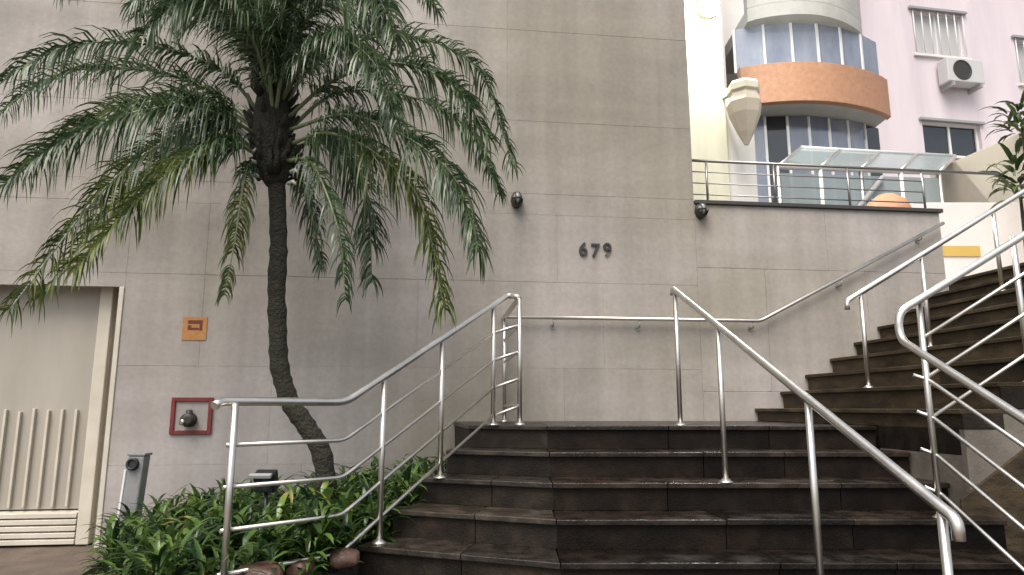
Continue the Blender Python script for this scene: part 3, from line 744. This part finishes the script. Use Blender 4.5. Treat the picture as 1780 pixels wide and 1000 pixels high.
FR = [
 # right side
 ([(492, 190, 5.0), (560, 95, 5.15), (700, 62, 5.3), (830, 120, 5.4), (893, 290, 5.45)], 'leaflet', 'rachis'),
 ([(500, 205, 5.0), (580, 140, 4.85), (690, 110, 4.7), (790, 150, 4.65), (850, 240, 4.6)], 'leaflet', 'rachis'),
 ([(502, 225, 5.0), (590, 160, 5.1), (720, 170, 5.25), (815, 225, 5.3), (868, 335, 5.35)], 'leaflet', 'rachis'),
 ([(505, 225, 4.95), (600, 200, 4.7), (700, 235, 4.5), (790, 310, 4.4), (835, 440, 4.35)], 'leaflet', 'rachis'),
 ([(505, 250, 4.95), (570, 232, 4.75), (650, 265, 4.6), (730, 350, 4.5), (772, 535, 4.45)], 'leaflet_yel', 'rachis'),
 ([(500, 262, 5.0), (560, 246, 5.2), (610, 285, 5.4), (640, 370, 5.5), (647, 490, 5.55)], 'leaflet', 'rachis'),
 ([(498, 280, 4.95), (535, 280, 4.75), (565, 330, 4.6), (592, 420, 4.5), (600, 520, 4.48)], 'leaflet', 'rachis'),
 ([(494, 290, 5.0), (515, 300, 5.1), (535, 350, 5.2), (550, 410, 5.25), (558, 465, 5.28)], 'leaflet', 'rachis'),
 # left side
 ([(455, 200, 5.0), (380, 120, 4.8), (240, 75, 4.6), (90, 90, 4.45), (-60, 190, 4.4)], 'leaflet', 'rachis'),
 ([(450, 225, 5.0), (370, 160, 5.15), (240, 120, 5.3), (90, 135, 5.4), (-50, 240, 5.45)], 'leaflet', 'rachis'),
 ([(448, 235, 4.95), (370, 195, 4.6), (260, 190, 4.35), (120, 240, 4.2), (-25, 345, 4.15)], 'leaflet', 'rachis'),
 ([(446, 250, 4.95), (390, 215, 4.75), (300, 240, 4.55), (180, 330, 4.4), (15, 540, 4.25)], 'leaflet_tip', 'rachis_pale'),
 ([(446, 262, 5.0), (395, 235, 4.95), (305, 265, 4.9), (190, 365, 4.85), (70, 520, 4.8)], 'leaflet_tip', 'rachis'),
 ([(450, 285, 4.95), (432, 290, 4.8), (420, 340, 4.7), (408, 420, 4.65), (390, 512, 4.62)], 'leaflet_yel', 'rachis'),
 ([(446, 268, 4.95), (400, 250, 4.65), (330, 275, 4.4), (240, 350, 4.25), (130, 470, 4.15)], 'leaflet_yel', 'rachis'),
 # upward ones
 ([(465, 160, 5.0), (420, 40, 5.0), (340, -60, 5.0), (220, -80, 5.0), (100, -20, 5.0)], 'leaflet', 'rachis'),
 ([(470, 150, 5.0), (450, 20, 4.8), (400, -80, 4.55), (310, -80, 4.4), (230, 10, 4.3)], 'leaflet', 'rachis'),
 ([(478, 140, 5.0), (480, 0, 4.9), (475, -130, 4.75), (455, -200, 4.6), (410, -160, 4.5)], 'leaflet', 'rachis'),
 ([(474, 190, 4.9), (466, 110, 4.75), (452, 20, 4.6), (428, -60, 4.45), (385, -110, 4.3)], 'leaflet', 'rachis'),
 ([(480, 190, 4.9), (492, 110, 4.78), (510, 20, 4.65), (540, -60, 4.5), (580, -100, 4.4)], 'leaflet', 'rachis'),
 ([(477, 190, 5.1), (480, 100, 5.2), (486, 0, 5.3), (498, -90, 5.4), (520, -150, 5.5)], 'leaflet', 'rachis'),
 ([(470, 195, 5.05), (445, 120, 5.15), (405, 50, 5.3), (345, 20, 5.45), (270, 30, 5.55)], 'leaflet', 'rachis'),
 ([(486, 195, 5.05), (520, 120, 5.15), (570, 60, 5.3), (640, 40, 5.45), (710, 70, 5.55)], 'leaflet', 'rachis'),
 ([(486, 140, 5.0), (520, 10, 5.0), (600, -80, 5.1), (700, -70, 5.2), (760, 20, 5.3)], 'leaflet', 'rachis'),
 ([(486, 150, 5.0), (530, 40, 4.75), (590, -20, 4.5), (650, -10, 4.35), (690, 60, 4.25)], 'leaflet', 'rachis'),
 ([(482, 140, 5.0), (500, 10, 5.2), (530, -100, 5.4), (580, -130, 5.55), (640, -60, 5.6)], 'leaflet', 'rachis'),
 ([(472, 145, 5.0), (440, 30, 5.25), (380, -40, 5.45), (300, -40, 5.6), (240, 30, 5.65)], 'leaflet', 'rachis'),
 ([(490, 175, 4.95), (530, 100, 4.6), (590, 70, 4.35), (650, 110, 4.2), (690, 210, 4.1)], 'leaflet', 'rachis'),
 ([(470, 165, 4.9), (440, 70, 4.6), (390, 10, 4.35), (320, 0, 4.2), (250, 60, 4.1)], 'leaflet', 'rachis'),
 ([(474, 160, 5.1), (455, 60, 5.3), (420, -20, 5.5), (360, -60, 5.65), (290, -40, 5.7)], 'leaflet', 'rachis'),
 ([(484, 160, 5.1), (505, 60, 5.3), (545, -20, 5.5), (600, -40, 5.65), (660, 10, 5.7)], 'leaflet', 'rachis'),
 ([(480, 150, 4.9), (490, 30, 4.6), (520, -60, 4.35), (560, -60, 4.2), (600, 20, 4.1)], 'leaflet', 'rachis'),
 ([(450, 228, 5.05), (370, 180, 5.2), (270, 170, 5.35), (150, 210, 5.45), (30, 300, 5.5)], 'leaflet_tip', 'rachis'),
]
for i, (p, m, rm) in enumerate(FR):
    short = p[0][1] > 278
    frond(p, 100 + i, m, rm, dens=85 if short else 185, L=.22 if short else .36, r0=.024 if rm == 'rachis_pale' else .017)

# ================================================================== COURTYARD AND BUILDINGS BEHIND
cf = MB().box((wall(S_TALL, 0).x + .1, 7.35, 2.5), (16, 30, ZB - .004)).build('courtyard', 'concrete'); tag(cf, kind='structure')
# railing on the low wall
CR = thing('parapet_railing', wall(3, Z_LOW + .012), 'thin steel railing standing on the coping of the lower wall', 'railing')
zr = sh(1228, 271)[1]
print('railing height', zr - Z_LOW)
MB().tube([wall(S_TALL + .02, zr, -.15), wall(S_END + .9, zr, -.15)], .016, 10).build('handrail', 'steel_dark', CR)
for s in (sh(1228, 300, -.15)[0], 2.85, 3.7, sh(1605, 330, -.15)[0]):
    MB().tube([wall(s, Z_LOW + .012, -.15), wall(s, zr, -.15)], .013, 8).build('post', 'steel_dark', CR)
for j in (1, 2, 3): MB().tube([wall(S_TALL + .02, zr - j * (zr - Z_LOW) / 4, -.15), wall(S_END - .05, zr - j * (zr - Z_LOW) / 4, -.15)], .007, 8).build('bar', 'steel_dark', CR)

# cream corner pier with the lit lamp
YB = 9.6
CPx0, CPx1, CPx2 = atY(1150, 200, YB).x, atY(1262, 200, YB).x, atY(1312, 200, YB).x
CPi = thing('cream_pier', (CPx0, YB, ZB), 'tall cream painted pier just right of the plaster wall', 'pier')
MB().box((CPx0, YB, ZB), (CPx1, YB + .6, 9.5)).build('shaft', 'cream_wall', CPi, bevel=.01)
MB().box((CPx1 + .002, YB + .06, ZB), (CPx2, YB + .6, atY(1280, 150, YB).z)).build('side_pier', 'white_wall', CPi, bevel=.01)
lp = atY(1232, 8, YB - .12)
WLt = thing('lit_floodlight', lp, 'bright lit lamp high on the cream pier', 'lamp')
em = bpy.data.materials.new('lamp_glow'); em.use_nodes = True
eb = em.node_tree.nodes['Principled BSDF']; eb.inputs['Emission Color'].default_value = (.9, 1, .98, 1); eb.inputs['Emission Strength'].default_value = 40; M['glow'] = em
MB().lathe(lp + Vector((0, .1, 0)), Vector((0, -1, -.25)), [(.1, 0), (.13, .06), (.16, .1)], 20).build('housing', 'frame_grey', WLt)
MB().lathe(lp + Vector((0, .1, 0)) + Vector((0, -1, -.25)).normalized() * .102, Vector((0, -1, -.25)), [(.15, 0), (.12, .03), (.05, .05)], 20).build('lens', 'glow', WLt)
pl = bpy.data.lights.new('lamp_light', 'POINT'); pl.energy = 200; pl.color = (.95, 1, .95); pl.shadow_soft_size = .12
po = bpy.data.objects.new('lamp_light', pl); COL.objects.link(po); po.parent = WLt; po.location = (0, -.18, -.06)
# faceted hanging bowl beside the pier
hb = atY(1298, 252, 9.25); ht = atY(1298, 146, 9.25); hH = ht.z - hb.z
HPt = thing('hanging_planter', hb, 'faceted beige planter bowl with a cream rim hanging beside the cream pier', 'planter')
MB().lathe(hb, Z, [(.03, 0), (.12, hH * .2), (.22, hH * .48), (.25, hH * .66), (.2, hH * .82)], 7).flat().build('bowl', 'beige_wall', HPt)
MB().lathe(hb, Z, [(.2, hH * .82), (.235, hH * .85), (.235, hH * .95), (.2, hH)], 7).flat().build('rim', 'cream_wall', HPt)
MB().tube([hb + Z * hH * .9 + Vector((-.1, .1, 0)), hb + Z * (hH * .9) + Vector((-.2, .45, .05))], .025, 8).build('arm', 'frame_grey', HPt)

# pink apartment block
A2 = rad(10); U2 = Vector((math.cos(A2), math.sin(A2), 0)); N2 = Vector((math.sin(A2), -math.cos(A2), 0))
FP = Vector((5, 13.2, 0))
def at2(px, py, o=0):
    d = ray(px, py); q = FP + N2 * o
    return EYE + d * ((q - EYE).dot(N2) / d.dot(N2))
def s2(px, py, o=0): p = at2(px, py, o) - FP; return p.dot(U2), p.z
PK = thing('apartment_building', FP + Z * ZB, 'pale pink apartment block with windows behind the courtyard', 'building')
e0 = s2(1502, 100)[0]
# wall built around its window openings
wins = [(1588, 22, 1676, 98), (1606, 214, 1706, 272), (1768, 72, 1850, 150)]
WR = []
for x0, y0, x1, y1 in wins:
    a, zt_ = s2(x0, (y0 + y1) / 2)[0], s2((x0 + x1) / 2, y0)[1]; b, zb_ = s2(x1, (y0 + y1) / 2)[0], s2((x0 + x1) / 2, y1)[1]
    WR.append((a, b, zb_, zt_))
def wall_with_holes(parent, name, m, s0, s1, z0, z1, holes, th=.25):
    xs = sorted({s0, s1, *[h[0] for h in holes], *[h[1] for h in holes]}); zs_ = sorted({z0, z1, *[h[2] for h in holes], *[h[3] for h in holes]})
    mb = MB()
    for i in range(len(xs) - 1):
        for j in range(len(zs_) - 1):
            cx, cz = (xs[i] + xs[i + 1]) / 2, (zs_[j] + zs_[j + 1]) / 2
            if any(h[0] < cx < h[1] and h[2] < cz < h[3] for h in holes): continue
            mb.obox(FP, U2, N2, Z, (xs[i], -th, zs_[j]), (xs[i + 1], 0, zs_[j + 1]))
    return mb.build(name, m, parent)
wall_with_holes(PK, 'wall', 'pink_wall', e0, 14, ZB, 11, WR)
for i, (a, b, c, d) in enumerate(WR):
    fr = MB(); w_ = .05
    for q in ((a, a + w_, c, d), (b - w_, b, c, d), (a + w_, b - w_, d - w_, d), (a + w_, b - w_, c, c + w_), ((a + b) / 2 - .025, (a + b) / 2 + .025, c + w_, d - w_)):
        fr.obox(FP, U2, N2, Z, (q[0], -.14, q[2]), (q[1], -.08, q[3]))
    wo = fr.build('window', 'frame_white', PK)
    for q0_, q1_ in ((a + w_, (a + b) / 2 - .025), ((a + b) / 2 + .025, b - w_)):
        MB().obox(FP, U2, N2, Z, (q0_, -.125, c + w_), (q1_, -.11, d - w_)).build('pane', 'dark_glass' if i == 1 else 'ac', wo)
    if i != 1:
        nb = 6
        for k in range(nb + 1):
            s_ = a + .02 + (b - a - .04) * k / nb
            MB().tube([FP + U2 * s_ + N2 * .02 + Z * (c + .01), FP + U2 * s_ + N2 * .02 + Z * (d - .01)], .012, 6).build('grille_bar', 'frame_white', wo)
    MB().obox(FP, U2, N2, Z, (a - .08, -.02, d), (b + .08, .07, d + .05)).build('lintel', 'frame_grey', wo)
    MB().obox(FP, U2, N2, Z, (a - .06, -.02, c - .05), (b + .06, .06, c)).build('sill', 'white_wall', wo)
# air conditioner
ac0, az1 = s2(1624, 112); ac1, az0 = s2(1690, 158)
AC = thing('air_conditioner', FP + U2 * ((ac0 + ac1) / 2) + Z * az0, 'air conditioner outdoor unit on the pink wall between two windows', 'air conditioner')
MB().obox(FP, U2, N2, Z, (ac0, .06, az0), (ac1, .34, az1)).build('body', 'ac', AC, bevel=.02)
cc = FP + U2 * (ac0 + (ac1 - ac0) * .4) + Z * ((az0 + az1) / 2) + N2 * .342
MB().lathe(cc, N2, [((az1 - az0) * .42, 0), ((az1 - az0) * .42, .008), ((az1 - az0) * .36, .009), ((az1 - az0) * .36, .003)], 24).build('fan_grille', 'iron', AC)
MB().obox(FP, U2, N2, Z, (ac0 + .08, 0, az0 - .1), (ac0 + .12, .36, az0)).build('bracket', 'frame_grey', AC)
MB().obox(FP, U2, N2, Z, (ac1 - .12, 0, az0 - .1), (ac1 - .08, .36, az0)).build('bracket', 'frame_grey', AC)

# balcony block (orange curved parapet, tinted glazing)
BB = thing('balcony_building', Vector((4.4, 12.6, ZB)), 'balcony block with curved orange parapet and bluish glazing', 'building')
def curve_front(px0, px1, Yc, bulge, n=20):
    """plan curve of a bowed balcony front"""
    out = []
    a = atY(px0, 150, Yc).x; b = atY(px1, 150, Yc + .45).x
    for i in range(n + 1):
        t = i / n; out.append(Vector((a + (b - a) * t, Yc + .45 * t - bulge * math.sin(math.pi * t) ** .8, 0)))
    return out
crv = curve_front(1288, 1543, 11.4, .42)
back = 13.3
def band(name, m, z0, z1, c, th=.14, parent=BB):
    mb = MB(); n = len(c); vs = []
    for p in c: vs += [(p.x, p.y, z0), (p.x, p.y, z1), (p.x, p.y + th, z1), (p.x, p.y + th, z0)]
    fs = []
    for i in range(n - 1):
        for k in range(4): fs.append((i * 4 + k, (i + 1) * 4 + k, (i + 1) * 4 + (k + 1) % 4, i * 4 + (k + 1) % 4)[::-1])
    fs += [(0, 1, 2, 3), ((n - 1) * 4 + 3, (n - 1) * 4 + 2, (n - 1) * 4 + 1, (n - 1) * 4)]
    mb.add(vs, fs); return mb.build(name, m, parent, bevel=.01)
zo1 = atY(1420, 108, 11.2).z; zo0 = atY(1420, 176, 11.2).z
band('parapet', 'orange', zo0, zo1, crv)
def slab(name, m, z0, z1, c, parent=BB):
    poly = [(p.x, p.y) for p in c] + [(c[-1].x, back), (c[0].x, back)]
    return MB().prism(poly, z0, z1).build(name, m, parent)
inner = [p + Vector((0, .145, 0)) for p in crv]
slab('balcony_floor', 'concrete', zo0 + .02, zo0 + .22, inner)
zs1 = atY(1420, 30, 11.2).z
top_c = [p + Vector((0, -.05, 0)) for p in curve_front(1305, 1505, 11.4, .45)]
slab('upper_balcony', 'concrete', zs1, zs1 + .25, top_c)
band('upper_parapet', 'concrete', zs1 + .252, zs1 + 1.3, top_c)
# glazing: separate tinted panes between slender mullions
def glazing(c, z0, z1, n, pane_m, dark=()):
    for i in range(n):
        u0, u1 = i / n * (len(c) - 1), (i + 1) / n * (len(c) - 1)
        def cp(u): k = min(int(u), len(c) - 2); return c[k].lerp(c[k + 1], u - k)
        a, b = cp(u0), cp(u1); d = (b - a).normalized()
        nn = Vector((-d.y, d.x, 0))
        MB().obox(a + Z * z0, d, nn, Z, (.025, 0, 0), ((b - a).length - .025, .02, z1 - z0)).build('pane', 'dark_glass' if i in dark else pane_m, BB)
        MB().obox(a + Z * z0, d, nn, Z, (-.022, -.02, 0), (.022, .04, z1 - z0)).build('mullion', 'frame_white', BB)
gc = [p + Vector((0, .22, 0)) for p in crv]
glazing(gc, zo1, zs1, 6, 'blue_glass')
gl = [Vector((p.x, p.y + .45, 0)) for p in curve_front(1300, 1545, 11.5, .3)]
glazing(gl, ZB, zo0, 7, 'blue_glass', dark=(1, 6))
MB().box((crv[0].x - .6, back, ZB), (crv[-1].x + .4, back + .3, 11)).build('back_wall', 'white_wall', BB)
MB().box((crv[0].x - .5, 12.0, ZB), (crv[0].x - .05, back, 11)).build('side_wall', 'white_wall', BB)

# glazed metal canopy / enclosure in the courtyard
GC = thing('glass_shelter', Vector((4.0, 9.3, ZB)), 'low grey metal and glass shelter behind the parapet railing', 'shelter')
Yg = 8.9
r1, r2, r3, r4 = atY(1352, 290, Yg), atY(1632, 300, Yg + .5), atY(1660, 272, Yg + 1.7), atY(1392, 257, Yg + 1.4)
def plate(mb, a, b, c, d, th=.03): mb.hexa([a - Z * th, b - Z * th, c - Z * th, d - Z * th, a, b, c, d]); return mb
for i in range(4):
    t0, t1 = i / 4 + .008, (i + 1) / 4 - .008
    plate(MB(), r1.lerp(r2, t0), r1.lerp(r2, t1), r4.lerp(r3, t1), r4.lerp(r3, t0), .015).build('roof_pane', 'canopy_glass', GC)
for i in range(5):
    t = i / 4; MB().tube([r1.lerp(r2, t), r4.lerp(r3, t)], .028, 6).build('rafter', 'steel', GC)
    p = r1.lerp(r2, t); MB().tube([(p.x, p.y, ZB), p], .03, 8).build('post', 'frame_white' if i % 2 else 'steel', GC)
MB().tube([r1, r2], .04, 8).build('eave_beam', 'ac', GC); MB().tube([r4, r3], .035, 8).build('ridge_beam', 'ac', GC)
for i in range(4):
    a, b = r1.lerp(r2, i / 4 + .012), r1.lerp(r2, (i + 1) / 4 - .012)
    MB().hexa([Vector((a.x, a.y - .01, ZB + .05)), Vector((b.x, b.y - .01, ZB + .05)), Vector((b.x, b.y + .01, ZB + .05)), Vector((a.x, a.y + .01, ZB + .05)),
               a - Vector((0, .01, .09)), b - Vector((0, .01, .09)), b - Vector((0, -.01, .09)), a - Vector((0, -.01, .09))]).build('side_pane', 'canopy_glass', GC)
da, db = r1.lerp(r2, .05), r1.lerp(r2, .62)
MB().tube([(da.x, da.y - .06, ZB + .25), (db.x, db.y - .06, db.z - .12)], .035, 8).build('brace', 'frame_grey', GC)
# rounded terracotta pot behind the coping
tpz = atY(1540, 340, 8.2)
TPt = thing('terracotta_pot', Vector((tpz.x, 8.2, ZB)), 'rounded orange terracotta pot peeking above the coping', 'pot')
hh = tpz.z - ZB
MB().lathe(Vector((tpz.x, 8.2, ZB)), Z, [(.16, 0), (.24, hh * .3), (.3, hh * .62), (.29, hh * .8), (.22, hh * .93), (.1, hh)], 24).build('body', 'terracotta', TPt)
MB().lathe(Vector((tpz.x, 8.2, ZB)), Z, [(.3, hh * .6), (.312, hh * .63), (.3, hh * .66)], 24).build('rim', 'terracotta', TPt)

# white end wall with yellow band at the head of the side stairs
EW = thing('courtyard_wall', Vector((6.2, 9.0, ZB)), 'white courtyard wall with a yellow band at the head of the stairs', 'wall')
w0, w1 = atY(1560, 400, 9.0).x, atY(1900, 400, 9.0).x; wz = atY(1700, 352, 9.0).z
MB().box((w0, 9.0, ZB), (w1, 9.2, wz)).build('wall', 'white_wall', EW, bevel=.01)
y1_, y0_ = atY(1670, 428, 9.0), atY(1670, 446, 9.0)
MB().box((atY(1630, 430, 9).x, 8.985, y0_.z), (atY(1702, 430, 9).x, 8.998, y1_.z)).build('yellow_band', 'yellow', EW)
# rising beige garden wall at right
BWt = thing('garden_wall', Vector((6.4, 9.9, ZB)), 'beige garden wall rising towards the right edge of the picture', 'wall')
g1, g2 = atY(1615, 300, 10.9), atY(1830, 205, 8.3)
dd = (g2 - g1); dd.z = 0; dn = Vector((-dd.y, dd.x, 0)).normalized() * .2
m = MB(); m.hexa([Vector((g1.x, g1.y, ZB)), Vector((g2.x, g2.y, ZB)), Vector((g2.x, g2.y, ZB)) + dn, Vector((g1.x, g1.y, ZB)) + dn, g1, g2, g2 + dn, g1 + dn]); m.build('wall', 'beige_wall', BWt, bevel=.01)
def shrub(px, py, Y, label, n=60, R=.35, L=.4):
    c = atY(px, py, Y); t = thing('garden_shrub', Vector((c.x, c.y, ZB)), label, 'shrub', 'shrubs by the garden wall')
    MB().tube([(c.x, c.y, ZB), (c.x + .02, c.y, c.z - .1)], [.03, .015], 8).build('stem', 'trunk', t)
    mb = MB()
    for i in range(n):
        th = random.uniform(0, 6.28); r = random.uniform(0, R)
        blade(mb, (c.x + r * .5 * math.cos(th), c.y + r * .5 * math.sin(th), c.z + random.uniform(-R, R) * .8), (math.cos(th), math.sin(th)), random.uniform(.5, 1) * L, random.uniform(.04, .07), random.uniform(.0, 1.2), random.uniform(.8, 2))
    mb.build('foliage', 'dark_leaf', t)
shrub(1772, 210, 8.6, 'green shrub above the beige garden wall at the right edge')
shrub(1768, 318, 7.9, 'dark leafed shrub below the top of the garden wall', 50, .3, .42)

# dark bed right of the front stairs
rb = MB().prism([(2.83, 1.6), (6, 1.6), (6, 4.55), (2.83, 4.2)], -.05, .42).build('side_bed', 'soil'); tag(rb, kind='structure')
random.seed(31)
mb = MB(); cnt = 0
while cnt < 60:
    x = random.uniform(2.9, 3.9); y = random.uniform(2.6, 3.9); cnt += 1
    H = random.uniform(.1, .25)
    for i in range(10):
        th = random.uniform(0, 6.28); blade(mb, (x, y, .42 + random.uniform(0, H)), (math.cos(th), math.sin(th)), random.uniform(.1, .2), random.uniform(.025, .04), random.uniform(.3, 1.2), random.uniform(.8, 1.8))
o = mb.build('side_bed_foliage', 'dark_leaf'); tag(o, 'dark low foliage right of the front stairs', 'plants', kind='stuff')
